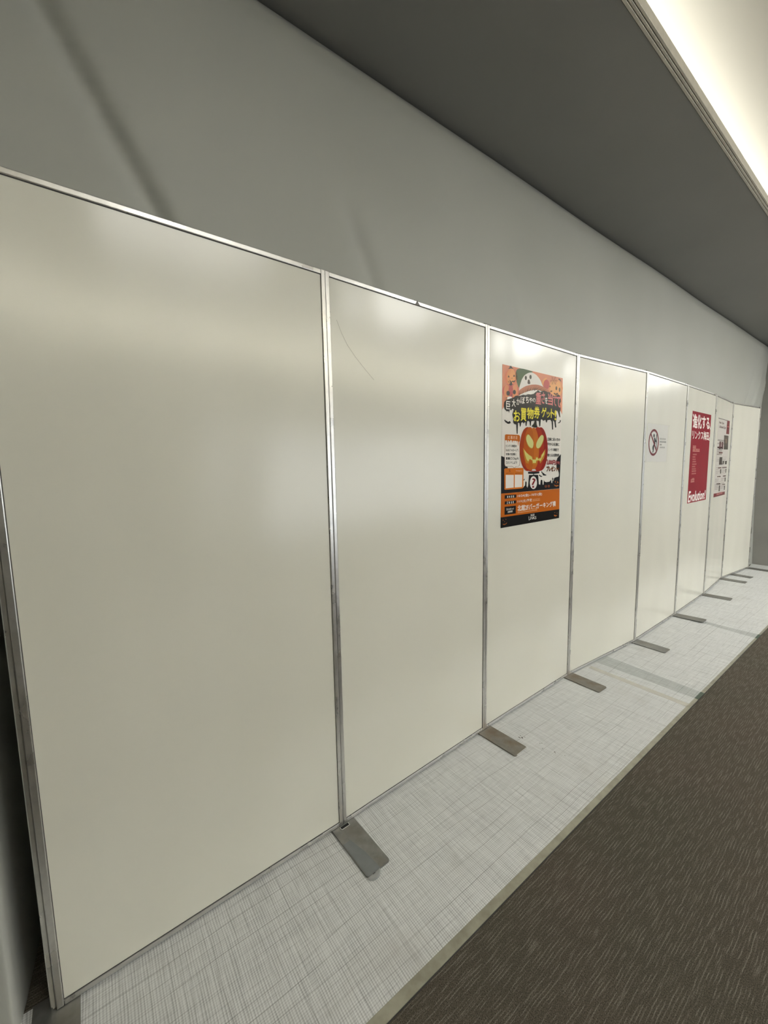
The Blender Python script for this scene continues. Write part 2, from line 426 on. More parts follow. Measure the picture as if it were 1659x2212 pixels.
  ('carved_pumpkin',12,(176, 92, 18),'300,420 300,400 300,380 298,362 296,346 293,332 289,320 285,312 280,307 276,305 271,307 266,312 261,320 256,332 252,346 249,362 246,380 244,399 243,419 243,438 244,457 245,475 247,491 250,505 254,516 258,524 262,530 267,532 272,530 277,525 282,517 286,506 290,492 294,476 297,458 299,439'),
  ('carved_pumpkin',12,(150, 30, 6),'189,341 207,324 226,312 245,305 268,300 294,296 319,296 344,299 366,303 385,310 404,320 423,334 429,337 423,330 408,318 383,300 354,291 319,291 287,292 256,296 229,304 205,317 190,330 183,343'),
  ('carved_pumpkin',13,(32, 30, 14),'275,547 286,554 295,562 300,572 301,581 296,590 296,594 302,593 309,588 316,579 320,570 321,561 324,553 330,546 328,541 317,539 307,538 298,539 287,540 275,542'),
  ('carved_pumpkin',13,(176, 140, 50),'244,498 258,490 272,478 286,464 293,451 292,439 290,430 285,423 277,420 266,421 254,426 241,433 230,445 222,460 218,473 218,484 223,492 232,499|385,498 395,495 399,488 399,478 396,467 391,458 383,447 371,434 360,426 349,422 339,421 330,425 326,432 325,441 328,451 335,462 344,472 355,482 365,490 375,496'),
  ('carved_pumpkin',14,(206, 206, 134),'247,496 260,488 273,478 287,466 293,454 293,443 290,433 286,427 278,424 267,425 256,429 244,437 234,447 225,460 221,471 222,482 227,490 236,497|380,500 390,497 394,490 394,480 391,469 386,460 378,449 366,436 355,428 344,424 334,424 326,427 321,434 320,443 323,453 330,464 339,474 350,484 360,492 370,498'),
  ('carved_pumpkin',13,(184, 126, 36),'191,425 214,407 247,389 285,377 290,362 314,361 318,376 340,376 348,366 370,374 372,386 392,398 418,422 417,393 403,366 367,337 356,353 329,350 327,336 306,333 284,336 281,353 260,360 248,337 225,341 206,370 196,401'),
  ('carved_pumpkin',14,(204, 198, 110),'201,417 223,399 252,385 278,375 286,360 319,359 323,371 338,371 343,362 375,368 380,384 406,409 402,387 380,365 366,349 353,359 324,354 321,341 291,341 286,356 258,364 244,349 227,362 210,391'),
  ('entry_box',3,(226, 221, 212),'28,488 36,491 152,492 162,485 165,337 163,329 152,324 135,324 126,321 117,314 110,317 101,324 91,326 43,325 32,328 28,338'),
  ('entry_box',4,(120, 70, 40),'27,460 26,338 29,338 29,460|26,337 31,327 34,328 29,338|32,327 42,324 43,325 33,328|43,324 91,324 91,326 43,325|91,324 100,323 101,324 92,326|100,323 110,316 112,317 102,324|110,316 116,313 118,315 111,318|118,314 127,320 125,322 116,314|126,320 136,323 135,324 125,322|135,323 152,323 152,324 135,324|153,323 164,328 162,329 151,324|164,328 167,337 164,337 161,329|167,337 163,455 160,455 164,337'),
  ('entry_box',5,(190, 98, 12),'27,461 28,487 36,491 152,492 163,486 163,456 152,457 149,434 147,434 144,458 136,460 134,448 132,459 122,460 110,460 109,444 107,460 97,460 92,448 88,460 82,464 75,460 68,453 62,460 56,462 51,447 47,460 40,461 34,459'),
  ('code_box',5,(200, 108, 16),'29,204 25,310 35,315 194,315 202,310 203,206 193,202 38,201'),
  ('code_box',6,(232, 226, 218),'39,280 111,278 112,210 40,209|120,279 191,277 191,210 121,210'),
  ('graveyard',3,(16, 14, 13),'-1,379 28,372 30,330 35,325 55,322 56,314 35,312 33,204 202,205 212,214 220,217 222,237 229,240 234,233 235,212 244,203 250,216 256,274 299,274 299,279 248,281 246,292 361,290 362,281 307,279 307,274 350,272 359,218 374,214 378,240 386,244 396,239 399,214 410,214 410,242 420,231 440,227 472,229 491,240 494,221 505,220 506,241 499,244 499,246 505,247 505,254 509,254 510,247 519,246 519,243 511,241 514,228 527,250 551,254 573,256 579,265 577,280 568,294 547,320 546,349 556,369 577,380 596,393 589,183 1,183'),
  ('weight_scale',4,(228, 222, 216),'339,228 339,221 337,214 334,208 329,202 324,198 318,195 311,193 304,193 297,194 290,196 284,200 278,204 273,210 270,216 267,223 266,230 267,237 269,244 272,250 276,256 281,260 287,263 294,265 301,266 308,265 315,262 322,259 327,254 332,249 336,242 338,235'),
  ('graveyard',4,(150, 80, 40),'445,203 445,201 444,200 443,198 441,197 439,196 436,196 434,196 432,196 429,197 427,198 425,199 424,200 423,202 422,204 422,205 423,207 425,208 426,209 428,210 431,210 433,210 436,210 438,210 440,209 442,207 444,206 445,204|478,202 478,200 477,199 476,198 474,196 472,196 470,195 467,195 464,195 462,196 460,197 458,198 456,200 455,201 455,203 455,205 456,206 457,208 459,209 461,209 464,210 466,210 469,210 471,209 474,208 476,207 477,205 478,204'),
  ('graveyard',5,(16, 14, 13),'441,203 441,202 440,201 440,200 438,199 437,198 436,198 434,198 432,198 431,199 429,199 428,200 427,201 427,202 426,204 426,205 427,206 428,207 429,207 430,208 432,208 433,208 435,208 437,208 438,207 439,206 440,205 441,204|474,202 474,201 473,200 472,199 471,198 470,198 468,198 467,197 465,198 464,198 462,199 461,200 460,200 460,202 459,203 459,204 460,205 461,206 462,207 463,207 465,208 466,208 468,207 470,207 471,206 472,206 473,204 474,203'),
  ('graveyard',6,(170, 90, 50),'436,203 436,202 436,201 435,201 435,200 435,200 434,199 434,199 433,199 433,200 432,200 432,201 432,202 432,202 432,203 432,204 432,205 432,206 432,206 433,207 433,207 434,207 434,207 434,207 435,206 435,206 436,205 436,204|469,202 469,202 469,201 468,200 468,199 468,199 467,199 467,198 466,199 466,199 465,199 465,200 465,201 465,202 464,203 464,204 465,204 465,205 465,206 466,206 466,206 466,206 467,206 467,206 468,206 468,205 468,204 469,203'),
  ('graveyard',4,(190, 104, 30),'532,227 540,232 544,223 539,220|562,226 569,228 576,216 565,216|548,214 552,217 556,213|524,212 537,205 544,206 554,203 565,205 579,204 573,197 564,199 554,195 543,199 533,200'),
  ('info_band',4,(190, 98, 12),'1,183 591,182 594,55 0,57'),
  ('info_band',4,(16, 14, 13),'0,57 594,55 594,0 0,0'),
  ('info_band',5,(16, 14, 13),'33,173 136,171 135,154 32,154|34,139 136,139 135,123 33,123|33,111 135,110 135,67 33,68'),
  ('info_band',5,(170, 96, 40),'16,24 21,19 25,21 31,18 38,20 43,18 56,27 52,19 43,15 38,16 33,13 27,16 20,16|17,39 20,45 25,38|41,41 46,46 50,40|31,30 34,35 38,30|532,27 541,22 548,24 558,20 571,21 567,14 558,16 551,12 542,17 536,19|539,37 542,41 548,36|564,31 568,36 572,30'),
 ],
 'info': [
  ('colour_block#s6',2,(118, 26, 38),'452,839 594,841 603,692 443,691'),
  ('picture_detail',3,(200, 130, 120),'476,776 576,776 573,771 473,769'),
  ('colour_block#s7',2,(118, 26, 38),'12,44 594,36 594,0 8,5'),
  ('picture',2,(62, 34, 32),'40,527 300,527 300,545 40,545'),
  ('picture#s8',2,(92, 82, 74),'342,673 579,674 594,519 363,518'),
  ('picture_detail',3,(58, 58, 50),'390,558 590,560 594,519 363,518|349,673 385,672 383,658 354,659|426,672 475,671 474,654 429,654'),
  ('picture_detail',3,(126, 108, 92),'414,634 496,634 503,588 440,589'),
  ('picture#s9',2,(120, 76, 80),'122,597 208,598 216,518 120,519'),
  ('picture#s10',2,(120, 76, 80),'237,598 321,598 327,521 244,521'),
  ('picture_detail',3,(44, 18, 22),'127,599 200,601 198,594 128,593|247,599 310,600 307,594 244,593|127,527 212,527 211,518 125,518|246,528 320,528 319,520 246,519|142,583 199,582 197,575 142,575|267,568 306,567 305,557 265,558|134,564 208,564 207,561 135,560'),
  ('colour_block#s11',2,(104, 36, 44),'129,486 314,487 317,473 131,473'),
  ('picture#s12',2,(70, 66, 62),'185,432 324,432 324,379 346,350 176,351 175,398'),
  ('picture#s13',2,(70, 66, 62),'354,391 444,391 419,354 358,350'),
  ('picture#s14',2,(70, 66, 62),'483,389 586,390 587,352 483,352'),
  ('picture_detail',3,(48, 20, 24),'199,403 262,402 261,351 178,351'),
  ('colour_block#s15',2,(104, 44, 52),'138,323 304,322 308,310 142,311'),
  ('colour_block#s16',2,(104, 44, 52),'350,321 592,321 595,311 352,313'),
  ('colour_block#s17',2,(92, 56, 56),'119,227 296,226 300,214 122,218'),
  ('colour_block#s18',2,(92, 56, 56),'420,224 580,224 585,211 423,214'),
  ('colour_block#s19',2,(86, 52, 54),'114,149 310,145 315,130 118,137'),
  ('colour_block#s20',2,(86, 52, 54),'420,130 570,126 573,115 424,120'),
  ('picture#s21',2,(84, 78, 72),'248,300 304,301 311,252 257,252'),
  ('picture#s22',2,(84, 78, 72),'541,299 593,299 576,255 537,254'),
  ('picture#s23',2,(84, 78, 72),'524,200 583,200 586,154 534,153'),
  ('picture#s24',2,(84, 78, 72),'245,122 306,122 307,54 246,57'),
  ('picture#s25',2,(84, 78, 72),'524,106 577,105 574,56 529,56'),
  ('lettering',2,(150, 146, 140),'30,432 560,432 560,434 30,434|30,345 560,345 560,347 30,347|30,243 560,243 560,245 30,245|30,160 560,160 560,162 30,162'),
  ('lettering',2,(60, 58, 52),'0,836 470,836 470,841 0,841'),
 ],
 'notice': [
  ('prohibition_ring',4,(112, 10, 18),'248,154 247,170 229,167 230,154|247,170 243,186 226,180 229,167|243,186 236,201 220,193 226,180|236,201 228,215 213,204 220,193|228,215 217,227 205,215 213,204|217,227 205,238 194,223 205,215|205,238 191,246 183,230 194,223|191,246 176,253 170,236 183,230|176,253 160,256 157,239 170,236|160,256 144,258 144,240 157,239|144,258 128,256 130,239 144,240|128,256 112,253 117,236 130,239|112,253 97,246 105,230 117,236|97,246 83,238 93,223 105,230|83,238 70,227 83,215 93,223|70,227 60,215 74,204 83,215|60,215 51,201 67,193 74,204|51,201 45,186 62,180 67,193|45,186 41,170 59,167 62,180|41,170 40,154 58,154 59,167|40,154 41,138 59,140 58,154|41,138 45,122 62,127 59,140|45,122 51,106 67,115 62,127|51,106 60,93 74,103 67,115|60,93 70,80 83,93 74,103|70,80 83,70 93,84 83,93|83,70 97,61 105,77 93,84|97,61 112,55 117,72 105,77|112,55 128,51 130,69 117,72|128,51 144,50 144,68 130,69|144,50 160,51 157,69 144,68|160,51 176,55 170,72 157,69|176,55 191,61 183,77 170,72|191,61 205,70 194,84 183,77|205,70 217,80 205,93 194,84|217,80 228,93 213,103 205,93|228,93 236,106 220,115 213,103|236,106 243,122 226,127 220,115|243,122 247,138 229,140 226,127|247,138 248,154 230,154 229,140|76,209 200,85 212,98 88,222'),
  ('person_pictogram',3,(16, 14, 13),'159,206 158,210 156,214 153,218 149,220 145,220 140,220 136,218 133,214 131,210 131,206 131,202 133,198 136,195 140,193 145,192 149,193 153,195 156,198 158,202|149,191 167,193 182,178 199,166 202,157 189,156 172,161 180,147 170,133 157,122 153,106 152,88 143,75 127,76 134,90 123,105 125,122 142,139 151,160|187,217 202,219 211,108 201,108'),
 ],
}
TXT = {
 'hal': [
  ('title_lettering', 9, (236, 230, 222), '巨', [35, 621, 70, 621, 70, 661, 35, 661], 0.025, 0),
  ('title_lettering', 9, (236, 230, 222), '大', [84, 637, 117, 637, 117, 675, 84, 675], 0.025, 0),
  ('title_lettering', 9, (236, 230, 222), 'か', [125, 650, 159, 650, 159, 682, 125, 682], 0.025, 0),
  ('title_lettering', 9, (236, 230, 222), 'ぼ', [163, 659, 203, 659, 203, 696, 163, 696], 0.025, 0),
  ('title_lettering', 9, (236, 230, 222), 'ち', [211, 667, 240, 667, 240, 701, 211, 701], 0.025, 0),
  ('title_lettering', 9, (236, 230, 222), 'や', [245, 670, 274, 670, 274, 699, 245, 699], 0.025, 0),
  ('title_lettering', 9, (236, 230, 222), 'の', [277, 676, 307, 676, 307, 698, 277, 698], 0.025, 0),
  ('title_lettering', 9, (236, 230, 222), 'を', [404, 678, 430, 678, 430, 713, 404, 713], 0.025, 0),
  ('title_lettering', 9, (205, 118, 118), '重', [309, 670, 362, 670, 362, 732, 309, 732], 0.04, 0),
  ('title_lettering', 9, (205, 118, 118), 'さ', [367, 677, 400, 677, 400, 738, 367, 738], 0.04, 0),
  ('title_lettering', 9, (205, 118, 118), '当', [434, 674, 486, 674, 486, 739, 434, 739], 0.04, 0),
  ('title_lettering', 9, (205, 118, 118), 'て', [486, 673, 529, 673, 529, 727, 486, 727], 0.04, 0),
  ('title_lettering', 9, (205, 118, 118), 'て', [527, 667, 576, 667, 576, 729, 527, 729], 0.04, 0),
  ('title_lettering', 9, (226, 214, 66), 'お', [102, 563, 159, 563, 159, 618, 102, 618], 0.04, 0),
  ('title_lettering', 9, (226, 214, 66), '買', [167, 569, 218, 569, 218, 635, 167, 635], 0.04, 0),
  ('title_lettering', 9, (226, 214, 66), '物', [225, 584, 289, 584, 289, 642, 225, 642], 0.04, 0),
  ('title_lettering', 9, (226, 214, 66), '券', [295, 590, 350, 590, 350, 654, 295, 654], 0.04, 0),
  ('title_lettering', 9, (226, 214, 66), 'ゲ', [369, 600, 419, 600, 419, 655, 369, 655], 0.04, 0),
  ('title_lettering', 9, (226, 214, 66), 'ッ', [423, 601, 463, 601, 463, 634, 423, 634], 0.04, 0),
  ('title_lettering', 9, (226, 214, 66), 'ト', [470, 602, 506, 602, 506, 653, 470, 653], 0.04, 0),
  ('title_lettering', 9, (226, 214, 66), '!', [511, 592, 530, 592, 530, 648, 511, 648], 0.04, 0),
  ('entry_lettering', 6, (236, 196, 160), '応', [52, 467, 70, 467, 70, 484, 52, 484], 0.03, 0),
  ('entry_lettering', 6, (236, 196, 160), '募', [77, 468, 95, 468, 95, 485, 77, 485], 0.03, 0),
  ('entry_lettering', 6, (236, 196, 160), '方', [99, 468, 117, 468, 117, 485, 99, 485], 0.03, 0),
  ('entry_lettering', 6, (236, 196, 160), '法', [121, 468, 139, 468, 139, 486, 121, 486], 0.03, 0),
  ('entry_lettering#1', 5, (24, 22, 20), 'リンクス梅田の', [38, 425, 134, 426, 134, 439, 37, 439], 0.03, 0),
  ('entry_lettering#2', 5, (24, 22, 20), 'SNSをフォローして、', [37, 403, 154, 404, 153, 417, 37, 415], 0.03, 0),
  ('entry_lettering#3', 5, (24, 22, 20), '対象の投稿に', [39, 382, 132, 383, 131, 395, 38, 395], 0.03, 0),
  ('entry_lettering#4', 5, (24, 22, 20), '重量(□.□kg)を', [39, 358, 154, 358, 153, 372, 39, 373], 0.03, 0),
  ('entry_lettering#5', 5, (24, 22, 20), 'コメントしよう!', [40, 338, 139, 338, 139, 351, 39, 352], 0.03, 0),
  ('entry_lettering#6', 6, (70, 40, 10), 'X', [66, 294, 82, 294, 81, 309, 65, 309], 0.02, 0),
  ('entry_lettering#7', 6, (90, 50, 10), '公式アカウント', [40, 284, 110, 283, 110, 290, 40, 292], 0.02, 0),
  ('entry_lettering#8', 6, (236, 214, 190), 'Instagram', [131, 297, 186, 296, 185, 301, 131, 303], 0.0, 0),
  ('entry_lettering#9', 6, (90, 50, 10), '公式アカウント', [124, 281, 190, 281, 189, 288, 123, 289], 0.02, 0),
  ('prize_lettering#10', 6, (24, 22, 20), '正解に近い方の', [439, 469, 581, 470, 580, 487, 439, 487], 0.03, 0),
  ('prize_lettering#11', 6, (24, 22, 20), '中から5名様に', [441, 440, 573, 440, 572, 458, 440, 459], 0.03, 0),
  ('prize_lettering#12', 6, (24, 22, 20), 'リンクス梅田で', [442, 408, 569, 409, 568, 427, 442, 425], 0.03, 0),
  ('prize_lettering#13', 6, (24, 22, 20), '使えるお買物券', [444, 376, 577, 376, 576, 394, 443, 394], 0.03, 0),
  ('prize_lettering#14', 6, (74, 20, 20), '3,000円分を', [439, 327, 590, 327, 589, 350, 438, 364], 0.09, 0),
  ('prize_lettering#15', 7, (196, 98, 98), '3,000円分を', [442, 331, 585, 330, 584, 348, 440, 361], 0.025, 0),
  ('prize_lettering#16', 6, (30, 16, 8), 'プレゼント!!', [437, 291, 580, 290, 579, 317, 436, 321], 0.1, 0),
  ('prize_lettering#17', 7, (150, 76, 20), 'プレゼント!!', [441, 294, 577, 293, 576, 314, 440, 318], 0.02, 0),
  ('weight_scale', 5, (120, 18, 22), '?', [287, 201, 323, 201, 323, 254, 287, 254], 0.03, 0),
  ('info_lettering', 6, (236, 230, 222), '募', [53, 157, 63, 157, 63, 168, 53, 168], 0.03, 0),
  ('info_lettering', 6, (236, 230, 222), '集', [70, 157, 80, 157, 80, 168, 70, 168], 0.03, 0),
  ('info_lettering', 6, (236, 230, 222), '期', [88, 156, 98, 156, 98, 168, 88, 168], 0.03, 0),
  ('info_lettering', 6, (236, 230, 222), '間', [106, 156, 116, 156, 116, 167, 106, 167], 0.03, 0),
  ('info_lettering', 6, (236, 230, 222), '正', [52, 125, 62, 125, 62, 137, 52, 137], 0.03, 0),
  ('info_lettering', 6, (236, 230, 222), '解', [69, 125, 79, 125, 79, 137, 69, 137], 0.03, 0),
  ('info_lettering', 6, (236, 230, 222), '発', [88, 124, 98, 124, 98, 137, 88, 137], 0.03, 0),
  ('info_lettering', 6, (236, 230, 222), '表', [104, 124, 115, 124, 115, 137, 104, 137], 0.03, 0),
  ('info_lettering#18', 6, (236, 230, 222), '巨大かぼちゃの', [50, 90, 116, 90, 116, 101, 50, 102], 0.02, 0),
  ('info_lettering#19', 6, (236, 230, 222), '設置場所', [61, 76, 106, 76, 106, 87, 61, 87], 0.02, 0),
  ('info_lettering#20', 6, (236, 230, 222), '10/24(金)~10/31(金)', [149, 153, 395, 150, 394, 170, 149, 170], 0.02, 0),
  ('info_lettering#21', 6, (236, 230, 222), '11/1(土)予定', [150, 123, 291, 121, 290, 140, 150, 140], 0.02, 0),
  ('info_lettering#22', 6, (236, 230, 222), '北館2Fバーガーキング横', [152, 78, 550, 77, 548, 109, 151, 110], 0.035, 0),
  ('info_lettering#23', 6, (236, 230, 222), 'L', [262, 18, 273, 18, 272, 40, 261, 40], 0.01, 0),
  ('info_lettering#24', 6, (236, 230, 222), 'iNKS', [275, 19, 339, 18, 338, 34, 275, 37], 0.01, 0),
 ],
 'red': [
  ('headline_lettering#25', 2, (250, 236, 232), '進化する', [38, 698, 561, 703, 533, 823, 12, 822], 0.045, 0),
  ('headline_lettering#c1', 2, (250, 236, 232), '、', [555, 703, 596, 703, 596, 736, 555, 736], 0.04, 0),
  ('headline_lettering#26', 2, (250, 236, 232), 'リンクス梅田', [42, 595, 563, 597, 543, 678, 25, 676], 0.03, 0),
  ('headline_lettering#c2', 2, (250, 236, 232), '。', [561, 594, 595, 594, 595, 625, 561, 625], 0.03, 0),
  ('headline_lettering#27', 2, (250, 240, 238), 'Evolution!', [22, 9, 581, 13, 561, 98, 1, 112], 0.05, 0.4),
 ],
 'info': [
  ('lettering#28', 2, (110, 66, 62), 'New Open', [60, 780, 297, 781, 286, 812, 51, 809], 0.03, 0),
  ('lettering#29', 2, (110, 66, 62), '& Renewal Open', [84, 734, 403, 735, 390, 771, 74, 767], 0.03, 0),
 ],
}
BARS = {
 'hal': [
  ('small_print', 6, (222, 160, 110), 298, 123, 377, 136, 11, 3),
  ('small_print', 6, (222, 160, 110), 153, 67, 352, 84, 14, 4),
  ('small_print', 6, (236, 230, 222), 280, 39, 322, 50, 10, 5),
 ],
 'red': [
  ('small_print', 2, (222, 160, 150), 69, 512, 182, 536, 24, 10),
  ('small_print', 2, (222, 160, 150), 71, 481, 286, 507, 24, 11),
  ('small_print', 2, (216, 146, 138), 81, 449, 200, 460, 12, 20),
  ('small_print', 2, (216, 146, 138), 80, 426, 173, 437, 12, 21),
  ('small_print', 2, (216, 146, 138), 80, 404, 184, 415, 12, 22),
  ('small_print', 2, (216, 146, 138), 80, 382, 187, 393, 12, 23),
  ('small_print', 2, (216, 146, 138), 80, 359, 211, 370, 12, 24),
  ('small_print', 2, (216, 146, 138), 80, 336, 179, 347, 12, 25),
  ('small_print', 2, (216, 146, 138), 80, 314, 204, 325, 12, 26),
  ('small_print', 2, (216, 146, 138), 79, 293, 214, 304, 12, 27),
  ('small_print', 2, (216, 146, 138), 79, 270, 216, 281, 12, 28),
  ('small_print', 2, (222, 160, 150), 99, 223, 167, 233, 14, 41),
  ('small_print', 2, (222, 160, 150), 69, 194, 182, 222, 22, 42),
 ],
 'info': [
  ('small_print', 3, (206, 150, 148), 150, 20, 480, 44, 24, 50),
  ('small_print', 2, (96, 92, 88), 36, 606, 440, 619, 12, 51),
  ('small_print', 2, (96, 92, 88), 36, 574, 440, 583, 9, 52),
  ('small_print', 2, (150, 144, 138), 40, 455, 300, 515, 36, 53),
  ('small_print', 2, (140, 134, 130), 40, 406, 235, 414, 9, 60),
  ('small_print', 2, (140, 134, 130), 40, 388, 195, 396, 9, 61),
  ('small_print', 2, (140, 134, 130), 330, 406, 520, 414, 9, 65),
  ('small_print', 2, (140, 134, 130), 330, 388, 480, 396, 9, 66),
  ('small_print', 2, (140, 134, 130), 40, 316, 235, 324, 9, 70),
  ('small_print', 2, (140, 134, 130), 40, 298, 195, 306, 9, 71),
  ('small_print', 2, (140, 134, 130), 330, 316, 520, 324, 9, 75),
  ('small_print', 2, (140, 134, 130), 330, 298, 480, 306, 9, 76),
  ('small_print', 2, (140, 134, 130), 40, 276, 235, 284, 9, 80),
  ('small_print', 2, (140, 134, 130), 40, 258, 195, 266, 9, 81),
  ('small_print', 2, (140, 134, 130), 330, 276, 520, 284, 9, 85),
  ('small_print', 2, (140, 134, 130), 330, 258, 480, 266, 9, 86),
  ('small_print', 2, (140, 134, 130), 40, 191, 235, 199, 9, 90),
  ('small_print', 2, (140, 134, 130), 40, 173, 195, 181, 9, 91),
  ('small_print', 2, (140, 134, 130), 330, 191, 520, 199, 9, 95),
  ('small_print', 2, (140, 134, 130), 330, 173, 480, 181, 9, 96),
  ('small_print', 2, (140, 134, 130), 40, 136, 235, 144, 9, 100),
  ('small_print', 2, (140, 134, 130), 40, 118, 235, 126, 9, 101),
  ('small_print', 2, (140, 134, 130), 40, 100, 235, 108, 9, 102),
  ('small_print', 2, (140, 134, 130), 40, 82, 195, 90, 9, 103),
  ('small_print', 2, (140, 134, 130), 330, 136, 520, 144, 9, 105),
  ('small_print', 2, (140, 134, 130), 330, 118, 520, 126, 9, 106),
  ('small_print', 2, (140, 134, 130), 330, 100, 520, 108, 9, 107),
  ('small_print', 2, (140, 134, 130), 330, 82, 480, 90, 9, 108),
 ],
 'notice': [
  ('small_print', 3, (96, 90, 86), 265, 181, 403, 192, 11, 90),
  ('small_print', 3, (60, 56, 54), 268, 158, 413, 169, 11, 91),
  ('small_print', 3, (84, 50, 40), 271, 135, 318, 146, 11, 92),
  ('small_print', 3, (84, 80, 76), 275, 113, 384, 124, 11, 93),
 ],
}

# ---------------------------------------------------------------- structure
bm = bmesh.new(); box(bm, -0.7, 6.5, -3.3, 13.0, -0.08, 0.0)
tag(obj('floor', bm, CARPET), kind='structure')


def interp(x, tab):
    if x <= tab[0][0]: return tab[0][1]
    for (a, va), (b, vb) in zip(tab, tab[1:]):
        if x <= b:
            t = (x - a) / (b - a); t = t * t * (3 - 2 * t)
            return va + (vb - va) * t
    return tab[-1][1]


FOLDS = [  # (y0, z0, y1, z1, width, depth, fade-in height from the bottom, fade-out at the top)
    (-0.72, 2.72, -0.43, 2.20, 0.040, -0.031, 1.7, 3.3),
    (0.20, 2.62, 0.37, 2.22, 0.050, -0.018, 1.7, 2.62),
    (1.33, 2.50, 1.42, 2.22, 0.040, -0.014, 1.7, 2.55),
    (3.05, 2.60, 3.00, 2.20, 0.10, 0.006, 1.7, 2.9),
    (6.55, 2.12, 7.25, 2.80, 0.030, 0.022, 1.9, 2.75),
    (6.80, 2.10, 7.38, 2.62, 0.028, 0.022, 1.9, 2.65),
    (6.25, 2.10, 6.95, 2.90, 0.05, -0.008, 1.9, 2.9),
]


def tarp_x(y, z):
    xf = interp(y, [(-0.93, -0.34), (-0.4, -0.30), (0.4, -0.15), (4.0, -0.12), (5.4, -0.19), (6.3, -0.12), (6.63, -0.085), (7.2, -0.085)])
    top = -0.25
    t = min(1.0, z / 3.06)
    x = xf + (top - xf) * t
    # the hem swings out past the end of the panel row
    if y < -0.925 and z < 2.3:
        k = min(1.0, (-0.925 - y) / 0.05)
        k = k * k * (3 - 2 * k)
        zz = max(0.0, 1.0 - max(0.0, z - 1.75) / 0.5)
        x += k * 0.365 * zz + 0.03 * zz * k * math.sin((y + 0.93) * 9)
    for (y0, z0, y1, z1, wd, dp, zb, zt) in FOLDS:
        yc = y0 + (y1 - y0) * (z - z0) / (z1 - z0)
        if abs(y - yc) > wd * 4: continue
        f = max(0.0, min(1.0, (z - zb) / 0.3)) * max(0.0, min(1.0, (zt - z) / 0.25))
        x += dp * f * math.exp(-((y - yc) / wd) ** 2)
    x += 0.004 * math.sin(y * 2.3 + z * 0.9) * math.sin(z * 1.7 + 0.4)
    # top hem rolls back into the shadow gap
    if z > 3.0:
        q = max(0.0, min(1.0, (z - 3.045) / 0.05))
        x -= 0.035 * (1 - math.sqrt(max(0.0, 1 - q * q))) + 0.004 * q * math.sin(y * 3.1) * 0.5
    return x


ys = [-3.0 + 0.1 * i for i in range(20)] + [-1.05 + 0.02 * i for i in range(3)] + [-0.99 + 0.006 * i for i in range(16)]
y = -0.895
while y < 8.0:
    ys.append(y); y += 0.0075 if y < 0.6 else (0.02 if y < 1.8 or 6 < y < 7.6 else 0.05)
zs = [i * 0.15 for i in range(13)] + [1.95 + 0.025 * i for i in range(42)] + [3.0 + 0.095 * math.sin(k * PI / 16) for k in range(1, 9)]
zs = sorted(set(round(z, 4) for z in zs))
bm = bmesh.new()
grid = [[bm.verts.new((tarp_x(yy, z), yy, z)) for z in zs] for yy in ys]
for i in range(len(ys) - 1):
    for j in range(len(zs) - 1):
        bm.faces.new((grid[i][j], grid[i + 1][j], grid[i + 1][j + 1], grid[i][j + 1]))
tag(obj('wall_left', bm, TARP, smooth=True), kind='structure')
bm = bmesh.new(); box(bm, -0.70, -0.62, -3.3, 13.0, 0, 3.3)
o = tag(obj('wall_outer', bm, VOID), kind='structure')

# leaning grey sheet closing the far end
bm = bmesh.new()
pr = []
WF = ((0, 6.641), (0.56, 6.72), (1.07, 6.816), (1.65, 6.965), (2.2, 7.10), (3.1, 7.62))
for x in (-0.45, 0.0, 0.5, 1.05):
    pr.append([bm.verts.new((x, yy + dy, z)) for dy in (0, 0.02) for z, yy in WF])
for a_, b_ in zip(pr, pr[1:]):
    for j in range(5):
        bm.faces.new((a_[j], b_[j], b_[j + 1], a_[j + 1]))
        bm.faces.new((a_[6 + j], a_[7 + j], b_[7 + j], b_[6 + j]))
tag(obj('wall_far', bm, GREYWALL, smooth=True), kind='structure')

# low soffit over the panels, the recessed hall ceiling above its lip
bm = bmesh.new(); box(bm, -0.62, 0.491, -3.3, 13.0, 3.10, 3.13)
tag(obj('ceiling', bm, SOFFIT), kind='structure')
bm = bmesh.new()
box(bm, 0.05, 5.05, -3.3, 13.0, CZ, CZ + 0.04)
box(bm, 0.05, 0.09, -3.3, 13.0, 3.131, CZ)
box(bm, 5.01, 5.05, -3.3, 13.0, 3.131, CZ)
tag(obj('ceiling', bm, CEIL), kind='structure')
bm = bmesh.new(); box(bm, 4.61, 6.5, -3.3, 13.0, 3.10, 3.13)
tag(obj('ceiling', bm, SOFFIT), kind='structure')
for nm, xx, sgn in (('trim_1', 0.4925, 1), ('trim_2', 4.6085, -1)):
    t = tag(empty(nm, (xx, 5.0, 3.10)), kind='structure')
    for (a_, b_, z0, z1) in ((0.0, 0.011, -0.003, 0.045), (0.0125, 0.022, 0.000, 0.045), (0.0235, 0.033, 0.003, 0.047)):
        bm = bmesh.new(); box(bm, min(sgn * a_, sgn * b_), max(sgn * a_, sgn * b_), -8.3, 8.0, z0, z1, 0.0025, seg=2)
        obj('lip_rail', bm, LIP, t)
    bm = bmesh.new(); box(bm, min(0, sgn * 0.03), max(0, sgn * 0.03), -8.3, 8.0, 0.012, 0.03)
    obj('groove', bm, SEAM, t)
bm = bmesh.new(); box(bm, 6.42, 6.5, -3.3, 13.0, 0, 3.3)
tag(obj('wall_right', bm, HALLWALL), kind='structure')
bm = bmesh.new(); box(bm, -0.7, 6.5, -3.38, -3.3, 0, 3.4)
tag(obj('wall_back', bm, HALLWALL), kind='structure')


